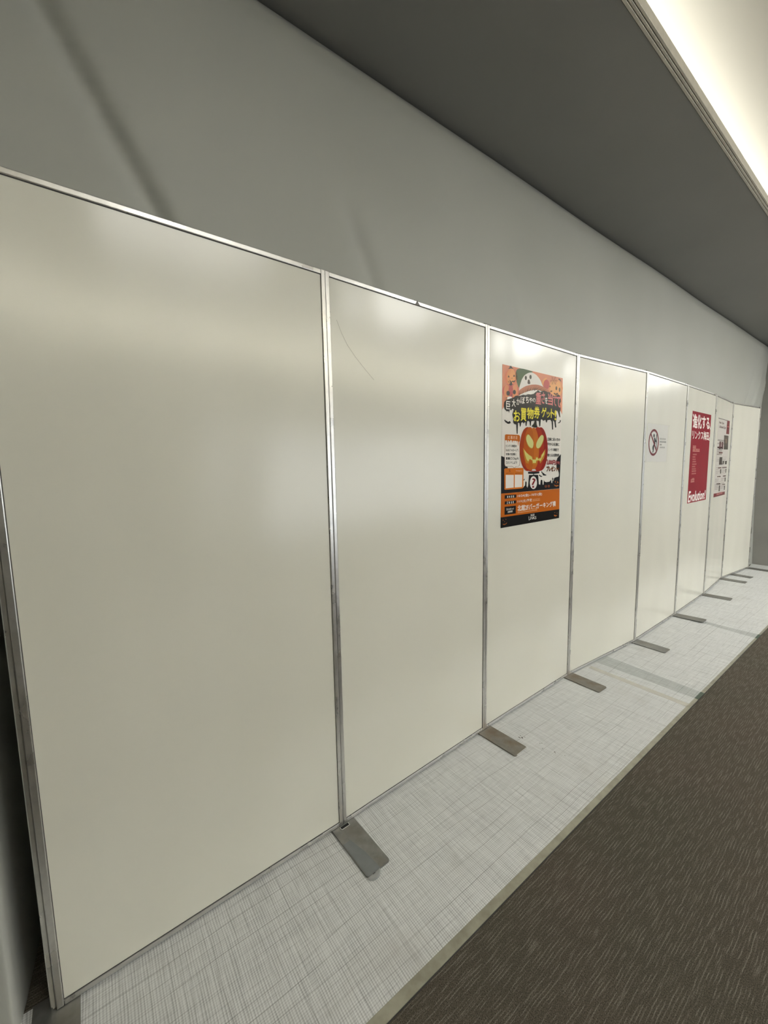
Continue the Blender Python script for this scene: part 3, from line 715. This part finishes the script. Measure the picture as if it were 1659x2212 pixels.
# LED line lying on the soffit just behind its lip, shining up into the recess
def cove_line(x, y0, y1, watts, label):
    t = empty('cove_light', (x, (y0 + y1) / 2, 3.131))
    tag(t, label, 'lamp', 'light lines in the ceiling coves')
    L = (y1 - y0) / 2
    bm = bmesh.new(); box(bm, -0.02, 0.02, -L, L, 0.0, 0.012, 0.002)
    obj('channel', bm, ALU, t)
    d = bpy.data.lights.new('cove_led', 'AREA')
    d.shape = 'RECTANGLE'; d.size = 0.03; d.size_y = y1 - y0; d.energy = watts; d.color = (1.0, 0.97, 0.88)
    o = bpy.data.objects.new('cove_led', d)
    o.location = (0, 0, 0.02); o.rotation_euler = (PI, 0, 0)
    C.objects.link(o); o.parent = t


cove_line(0.40, -3.0, 12.5, COVE_W, 'warm LED light line hidden behind the lip of the grey soffit')
cove_line(4.70, -3.0, 12.5, COVE_FAR, 'warm LED light line across the hall, outside the photo')

# ---------------------------------------------------------------- floor sheet and tapes
bm = bmesh.new()
prism(bm, [(-0.02, -2.4), (0.525, -2.4), (0.534, -0.24), (0.541, 0.6), (0.547, 2.04), (0.553, 3.5), (0.558, 6.63), (-0.085, 6.63), (-0.06, 6.29), (-0.13, 5.41), (-0.07, 4.52), (-0.04, 3.6), (-0.03, 2.7), (-0.07, 1.8), (-0.045, 0.9)], 0.0, 0.0025)
fs_ = tag(obj('floor_sheet', bm, SHEET), 'white woven protective floor sheet laid along the foot of the panels', 'floor sheet')
rn = random.Random(4)
for (sx, sy, r, n) in ((0.114, 1.003, 0.007, 5), (0.124, 1.012, 0.006, 7), (0.128, 1.026, 0.004, 4), (0.108, 1.018, 0.003, 4), (0.205, 1.045, 0.003, 5), (0.212, 1.052, 0.003, 4), (0.235, 1.02, 0.003, 5), (0.285, 1.045, 0.004, 6), (0.292, 1.040, 0.003, 4), (0.33, 1.06, 0.003, 5)):
    bm = bmesh.new()
    pts = [(sx + r * (0.4 + rn.random()) * math.cos(6.283 * i / n), sy + 0.6 * r * (0.4 + rn.random()) * math.sin(6.283 * i / n)) for i in range(n)]
    prism(bm, pts, 0.0026, 0.0036)
    obj('scuff_mark', bm, SCUFF, fs_)

bm = bmesh.new()
prism(bm, [(0.512, -2.4), (0.566, -2.4), (0.566, 2.2), (0.568, 3.9), (0.575, 6.63), (0.5585, 6.63), (0.5535, 3.5), (0.5475, 2.04), (0.5415, 0.6), (0.5345, -0.24), (0.5255, -2.4)], 0.0, 0.0030)
et = tag(obj('edge_tape', bm, ETAPE), 'long strip of dirty beige tape between the white floor sheet and the carpet', 'tape')

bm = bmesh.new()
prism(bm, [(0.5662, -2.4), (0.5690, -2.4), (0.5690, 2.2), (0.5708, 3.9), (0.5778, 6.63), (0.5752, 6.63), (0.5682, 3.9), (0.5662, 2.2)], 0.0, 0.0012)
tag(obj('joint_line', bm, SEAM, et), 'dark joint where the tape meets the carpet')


def cross_tape(label, x0, x1, ya0, ya1, yb0, yb1, m, end=None):
    bm = bmesh.new()
    bm.faces.new([bm.verts.new((x, y_, 0.0029)) for x, y_ in ((x0, ya0), (x1, yb0), (x1, yb1), (x0, ya1))])
    t = tag(obj('floor_tape', bm, m), label, 'tape')
    if end:
        bm = bmesh.new()
        prism(bm, [(x1 + 0.0005, yb0), (end, yb0 - 0.002), (end, yb1 - 0.004), (x1 + 0.0005, yb1)], 0.0031, 0.0038)
        tag(obj('tape_end', bm, GREEN_DARK, t), 'dark green end of the tape on the beige strip')


cross_tape('faded green tape band crossing the white sheet just beyond a cream band', -0.035, 0.5475, 2.135, 2.285, 2.132, 2.242, GREEN_UNDER, 0.567)
cross_tape('narrow cream tape band crossing the white sheet beside a wider green band', -0.030, 0.553, 2.005, 2.050, 1.992, 2.036, CREAM)
cross_tape('faded green tape band farther off, running out from the end of a foot plate', 0.20, 0.5525, 3.57, 3.63, 3.512, 3.622, GREEN_UNDER, 0.568)

# ---------------------------------------------------------------- partition panels
JT = [(0.0199, -0.8927), (0.0, 0.0), (-0.0357, 0.9055), (-0.0583, 1.799), (-0.0106, 2.7128), (-0.0261, 3.6087), (-0.054, 4.5242), (-0.1203, 5.4102), (-0.0469, 6.2916)]
PH = 2.10
PL = [
    'bare white partition panel nearest the camera, leftmost and largest of the row',
    'white partition panel with a thin curved scratch near its top left corner',
    'white partition panel that carries the orange and black pumpkin poster',
    'bare white partition panel between the pumpkin poster and the round prohibition notice',
    'white partition panel that carries the prohibition notice in a clear sleeve',
    'white partition panel that carries the crimson poster',
    'narrow looking white partition panel that carries the white information poster',
    'bare white partition panel at the far end, turned a little towards the hall',
]
frames = []


def panel_frame(i):
    a_ = Vector(JT[i]); b_ = Vector(JT[i + 1]); d = b_ - a_
    return a_, d.length, math.atan2(d.y, d.x)


for i in range(8):
    a_, L, th = panel_frame(i)
    root = empty('partition_panel', (a_.x, a_.y, 0.0), (0, 0, th))
    tag(root, PL[i], 'partition', 'white framed panels standing in a row')
    g_ = 0.0006
    sw, D, hz = 0.0155, 0.040, 0.004
    z0 = 0.009
    bm = bmesh.new(); box(bm, g_ + sw - 0.004, L - g_ - sw + 0.004, 0.0045, D - 0.0045, z0 + 0.010, PH - 0.010)
    obj('board', bm, BOARD, root)
    for x0 in (g_, L - g_ - sw):
        bm = bmesh.new(); box(bm, x0, x0 + sw, 0, D, z0, PH - 0.001, 0.0022, seg=2)
        obj('stile', bm, ALU, root)
    bm = bmesh.new(); box(bm, g_ + sw + 0.0004, L - g_ - sw - 0.0004, 0.0006, D - 0.0006, PH - 0.0165, PH - 0.002, 0.0018, seg=2)
    obj('top_rail', bm, ALU, root)
    bm = bmesh.new(); box(bm, g_ + sw + 0.0004, L - g_ - sw - 0.0004, 0.0006, D - 0.0006, z0, z0 + 0.0145, 0.0018, seg=2)
    obj('bottom_rail', bm, ALU, root)
    # black gasket line round the board
    bm = bmesh.new()
    x0, x1 = g_ + sw, L - g_ - sw
    box(bm, x0, x1, 0.0035, 0.006, PH - 0.0188, PH - 0.0165)
    box(bm, x0, x1, 0.0035, 0.006, z0 + 0.0145, z0 + 0.0165)
    box(bm, x0, x0 + 0.0014, 0.0035, 0.006, z0 + 0.0165, PH - 0.0188)
    box(bm, x1 - 0.0014, x1, 0.0035, 0.006, z0 + 0.0165, PH - 0.0188)
    obj('gasket', bm, SEAM, root)
    # levelling pads that carry the panel
    for px in (0.06, L - 0.06):
        bm = bmesh.new(); box(bm, px - 0.012, px + 0.012, 0.010, 0.030, 0.0024, z0 + 0.0005, 0.001)
        obj('levelling_pad', bm, CLIP, root)
    if i in (2, 3, 4, 5, 6):
        bm = bmesh.new(); box(bm, -0.022, 0.030, 0.004, 0.034, PH - 0.0012, PH + 0.0035, 0.0012)
        obj('connector_clip', bm, CLIP, root)
    if i == 0:
        bm = bmesh.new(); box(bm, -0.0115, -0.0004, 0.008, D, z0, PH - 0.004, 0.002)
        obj('edge_channel', bm, ALU, root)
    if i == 1:
        bm = bmesh.new()
        pts = [(0.043, 1.945), (0.062, 1.905), (0.085, 1.868), (0.120, 1.830), (0.165, 1.790), (0.205, 1.757)]
        vs = []
        for (px, pz) in pts:
            vs.append((bm.verts.new((px - 0.0005, 0.0041, pz - 0.0005)), bm.verts.new((px + 0.0005, 0.0041, pz + 0.0006))))
        for q, r in zip(vs, vs[1:]): bm.faces.new((q[0], r[0], r[1], q[1]))
        obj('scratch', bm, SCRATCH, root)
        bm = bmesh.new(); prism(bm, [(0.425, 2.083), (0.452, 2.0835), (0.444, 2.091), (0.436, 2.0995), (0.431, 2.092)], 0, 0.001)
        bmesh.ops.transform(bm, matrix=Matrix(((1, 0, 0, 0), (0, 0, 1, -0.0006), (0, 1, 0, 0), (0, 0, 0, 1))), verts=bm.verts)
        bmesh.ops.recalc_face_normals(bm, faces=bm.faces)
        obj('rail_chip', bm, CLIP, root)
    frames.append(root)

# ---------------------------------------------------------------- steel foot plates
FP = [  # joint index or (x, y, direction), reach, label
    (0, 0.215, 'grey steel foot plate under the left end of the nearest panel, cut by the frame'),
    (1, 0.232, 'largest grey steel foot plate, with a strip of clear tape stuck along it'),
    (2, 0.222, 'brownish steel foot plate with a bright worn end, left of the pumpkin poster'),
    (3, 0.226, 'brownish steel foot plate at the right seam of the pumpkin poster panel'),
    (4, 0.226, 'grey steel foot plate at the left seam of the prohibition notice panel'),
    (5, 0.226, 'dark steel foot plate with a lifted, bent end, left of the crimson poster'),
    (6, 0.228, 'grey steel foot plate at the right seam of the crimson poster panel'),
    (7, 0.230, 'grey steel foot plate at the right seam of the information poster panel'),
    (-1, 0.190, 'thin grey steel foot plate halfway under the last bare panel'),
    (8, 0.215, 'last steel foot plate of the row, by the grey end wall'),
]
for (j, reach, lab) in FP:
    if j >= 0:
        p = Vector(JT[j])
        da = Vector(JT[min(8, j + 1)]) - Vector(JT[max(0, j - 1)])
    else:
        p = Vector((-0.0925, 5.745)); da = Vector(JT[8]) - Vector(JT[7])
    th = math.atan2(da.y, da.x)
    if j == 0: th = PI / 2 + 0.0
    root = empty('foot_plate', (p.x, p.y, 0.0025), (0, 0, th))
    tag(root, lab, 'foot plate', 'steel feet under the panels')
    hw = 0.051
    r = 0.010
    pts = []
    for cx, cy, a0 in ((hw - r, -reach + r, 270), (-hw + r, -reach + r, 180)):
        arc = [(cx + r * math.cos(math.radians(a0 + 90 * k / 4)), cy + r * math.sin(math.radians(a0 + 90 * k / 4))) for k in range(5)]
        pts += arc[::-1] if False else arc
    pts = [(-hw, 0.05)] + pts[5:] + pts[:5] + [(hw, 0.05)]
    bm = bmesh.new(); prism(bm, pts, 0.0003, 0.0058, 0, 0.0008)
    pl = obj('plate', bm, BROWN_STEEL if j in (2, 3) else STEEL, root)
    if j == 2:
        bm = bmesh.new(); box(bm, -hw + 0.012, hw - 0.004, -reach - 0.0006, -reach + 0.0012, 0.0008, 0.0061)
        tag(obj('worn_edge', bm, ALU, root), 'bright worn end of the plate')
    if j == 5:
        # bent end: lift the far third of the plate a little
        for vtx in pl.data.vertices:
            if vtx.co.y < -0.06: vtx.co.z += 0.008 * ((-vtx.co.y - 0.06) / 0.166)
    if j == 1:
        bm = bmesh.new()
        for (x0, x1, y0, y1) in ((-0.020, 0.020, -0.0185, -0.0165), (-0.020, -0.018, -0.0185, -0.004), (0.018, 0.020, -0.0185, -0.004)):
            box(bm, x0, x1, y0, y1, 0.0056, 0.0072)
        obj('slot_rim', bm, ALU, root)
        bm = bmesh.new(); box(bm, -0.0175, 0.0175, -0.0163, -0.0045, 0.0056, 0.0061)
        obj('slot', bm, VOID, root)

# crumpled clear tape on the nearest foot plate
root = tag(empty('tape_scrap', (0.0, 0.0, 0.0085), (0, 0, math.atan2(0.9055, -0.0357))), 'scrap of clear tape curling over the end of the largest foot plate', 'tape')
bm = bmesh.new()
prism(bm, [(-0.0495, -0.075), (-0.0495, -0.2315), (0.004, -0.2315), (-0.002, -0.15), (-0.018, -0.075)], 0.0001, 0.0005)
obj('film', bm, FILM, root)
bm = bmesh.new()
n = 12
ring = []
for k in range(n + 1):
    a_ = PI + PI * k / n
    cx, cy = -0.026 + 0.027 * math.cos(a_), -0.233 + 0.020 * math.sin(a_)
    ring.append([bm.verts.new((-0.026 + (cx + 0.026) * f, -0.233 + (cy + 0.233) * f, zz)) for f, zz in ((0.2, 0.0006), (0.7, 0.0004), (0.95, 0.0012), (1.0, -0.001), (0.97, -0.0055))])
for q, r in zip(ring, ring[1:]):
    for k in range(4): bm.faces.new((q[k], r[k], r[k + 1], q[k + 1]))
obj('curled_end', bm, FILM2, root, smooth=True)

# ---------------------------------------------------------------- printed sheets on the panels
def make_texts(entries):
    """flat glyph meshes for a list of strings, each fitted to its four corners (mm)"""
    tmp = []
    for e in entries:
        cu = bpy.data.curves.new('glyphs', 'FONT')
        cu.body = e[3]
        cu.size = 1.0
        cu.resolution_u = 2
        cu.fill_mode = 'FRONT'
        if e[6]: cu.shear = e[6]
        o = bpy.data.objects.new('glyphs', cu)
        C.objects.link(o)
        tmp.append(o)
    dg = bpy.context.evaluated_depsgraph_get()
    dg.update()
    out = []
    for o, e in zip(tmp, entries):
        me = bpy.data.meshes.new_from_object(o.evaluated_get(dg))
        vs = [v_.co.copy() for v_ in me.vertices]
        fs = [tuple(p.vertices) for p in me.polygons]
        bpy.data.meshes.remove(me)
        cu = o.data
        bpy.data.objects.remove(o)
        bpy.data.curves.remove(cu)
        if not vs: continue
        x0 = min(v_.x for v_ in vs); x1 = max(v_.x for v_ in vs)
        y0 = min(v_.y for v_ in vs); y1 = max(v_.y for v_ in vs)
        q = e[4]
        A, B, Cc, Dd = (q[0], q[1]), (q[2], q[3]), (q[4], q[5]), (q[6], q[7])
        pts = []
        for v_ in vs:
            s = (v_.x - x0) / max(1e-6, x1 - x0); t = (v_.y - y0) / max(1e-6, y1 - y0)
            pts.append(tuple((1 - s) * (1 - t) * A[k] + s * (1 - t) * B[k] + s * t * Cc[k] + (1 - s) * t * Dd[k] for k in (0, 1)))
        # bolder strokes: the same glyphs again, shifted by a fraction of their height
        hgt = 0.5 * (abs(Dd[1] - A[1]) + abs(Cc[1] - B[1])); bo = e[5] * hgt * 0.75
        P2, F2 = [(x, y_, 0.0) for x, y_ in pts], list(fs)
        if bo > 0.1:
            for n_, (dx, dy) in enumerate(((bo, 0), (-bo, 0), (0, bo), (0, -bo))):
                k = len(P2)
                P2 += [(x + dx, y_ + dy, 0.000022 * (n_ + 1)) for x, y_ in pts]
                F2 += [tuple(i_ + k for i_ in f_) for f_ in fs]
        out.append((P2, F2))
    return out


def bar_rows(e):
    part, layer, col, u0, v0, u1, v1, w_, seed = e
    rr = random.Random(seed); h = v1 - v0; x = u0; out = []
    while x + w_ * 0.8 <= u1 + 0.1:
        k = rr.random(); a_ = w_ * 0.8
        out.append([(x, v0), (x + a_, v0), (x + a_, v0 + h * .26), (x, v0 + h * .26)])
        if k < .75:
            e1 = x + a_ * (.7 + .3 * rr.random())
            out.append([(x + a_ * .1, v0 + h * .48), (e1, v0 + h * .48), (e1, v0 + h * .68), (x + a_ * .1, v0 + h * .68)])
        out.append([(x, v0 + h * .84), (x + a_, v0 + h * .84), (x + a_, v0 + h), (x, v0 + h)])
        p = x + a_ * (.2 + .5 * rr.random())
        out.append([(p, v0), (p + a_ * .22, v0), (p + a_ * .22, v0 + h), (p, v0 + h)])
        x += w_
    return out


LZ = 0.00012


def printed(root, key, skip=()):
    parts = {}

    def slot(part, col):
        P_ = parts.setdefault(part, dict(bm=bmesh.new(), cols=[]))
        c = tuple(col)
        if c not in P_['cols']: P_['cols'].append(c)
        return P_['bm'], P_['cols'].index(c)

    def face(b_, pts, z, mi):
        vs = [b_.verts.new((x / 1000, y / 1000, z)) for x, y in pts]
        try: f = b_.faces.new(vs)
        except ValueError: return
        f.material_index = mi
        f.normal_update()
        if f.normal.z < 0: f.normal_flip()

    for part, layer, col, s in ART.get(key, []):
        b_, mi = slot(part, col)
        for k, ps in enumerate(s.split('|')):
            pts = [tuple(map(int, q.split(','))) for q in ps.split()]
            cl = [p for n_, p in enumerate(pts) if p != pts[n_ - 1]]
            if len(cl) > 2: face(b_, cl, 0.0005 + layer * LZ + k * 0.000004, mi)
    for e in BARS.get(key, []):
        b_, mi = slot(e[0], e[2])
        for pts in bar_rows(e): face(b_, pts, 0.0005 + e[1] * LZ, mi)
    ent = TXT.get(key, [])
    for e, (pts, fs) in zip(ent, make_texts(ent)):
        b_, mi = slot(e[0], e[2])
        vs = [b_.verts.new((x / 1000, y / 1000, 0.0005 + e[1] * LZ + dz)) for x, y, dz in pts]
        for f_ in fs:
            try: f = b_.faces.new([vs[i_] for i_ in f_])
            except ValueError: continue
            f.material_index = mi
            f.normal_update()
            if f.normal.z < 0: f.normal_flip()
    for part, P_ in parts.items():
        big = [f for f in P_['bm'].faces if len(f.verts) > 4]
        bmesh.ops.triangulate(P_['bm'], faces=big, ngon_method='EAR_CLIP')
        o = obj(part.split('#')[0], P_['bm'], [ink(c) for c in P_['cols']], root)
        if part in ('small_print', 'picture_detail'): o['kind'] = 'stuff'


def poster(name, pi, u0, z0, wmm, hmm, paper, key, label, cat, tilt=0.0, redbump=False, lift=0.0044, bulge=0.0):
    a_, L, th = panel_frame(pi)
    d = Vector((math.cos(th), math.sin(th))); nrm = Vector((math.sin(th), -math.cos(th)))
    p = a_ + d * u0 - nrm * lift
    root = empty(name, (p.x, p.y, z0), (PI / 2, 0, th))
    if tilt: root.rotation_euler = (Matrix.Rotation(th, 3, 'Z') @ Matrix.Rotation(PI / 2, 3, 'X') @ Matrix.Rotation(tilt, 3, 'Z')).to_euler()
    tag(root, label, cat)
    bm = bmesh.new(); box(bm, 0, wmm / 1000, 0, hmm / 1000, 0, 0.0005)
    obj('paper', bm, ink(paper, redbump), root)
    printed(root, key)
    return root


poster('pumpkin_poster', 2, 0.125, 1.0905, 594, 840, (226, 222, 214), 'hal', 'orange and black poster with a glowing carved pumpkin, stuck on the third panel', 'poster')
poster('red_poster', 5, 0.170, 1.036, 594, 848, (142, 10, 36), 'red', 'crimson poster with white headline and Evolution! along its foot', 'poster', redbump=True)
poster('information_poster', 6, 0.150, 1.034, 606, 848, (206, 202, 196), 'info', 'white information poster with small pictures, a red corner block and a red foot band', 'poster', tilt=0.004)
a_, L, th = panel_frame(4)
d = Vector((math.cos(th), math.sin(th))); nrm = Vector((math.sin(th), -math.cos(th)))
p = a_ + d * 0.037 - nrm * 0.0044
root = empty('prohibition_notice', (p.x, p.y, 1.424), (PI / 2, 0, th))
tag(root, 'white notice with a red ring over a leaning person, in a clear plastic sleeve', 'notice')
bm = bmesh.new(); box(bm, 0.012, 0.433, 0.004, 0.296, 0.0002, 0.0006)
obj('paper', bm, ink((214, 213, 208)), root)
printed(root, 'notice')
bm = bmesh.new()
NX, NY = 24, 16
gr = [[bm.verts.new((0.448 * i / NX - 0.001, 0.302 * j / NY - 0.001, 0.0016 + 0.0012 * (0.5 + 0.5 * math.sin(i * 1.1 + j * 0.5)) * (0.3 + j / NY) + (0.006 * max(0, j - NY + 1.5) if j >= NY - 1 else 0) * (0.6 + 0.4 * math.sin(i * 0.6)))) for j in range(NY + 1)] for i in range(NX + 1)]
for i in range(NX):
    for j in range(NY): bm.faces.new((gr[i][j], gr[i + 1][j], gr[i + 1][j + 1], gr[i][j + 1]))
tag(obj('sleeve', bm, SLEEVE, root, smooth=True), 'clear plastic sleeve with a curling top edge')
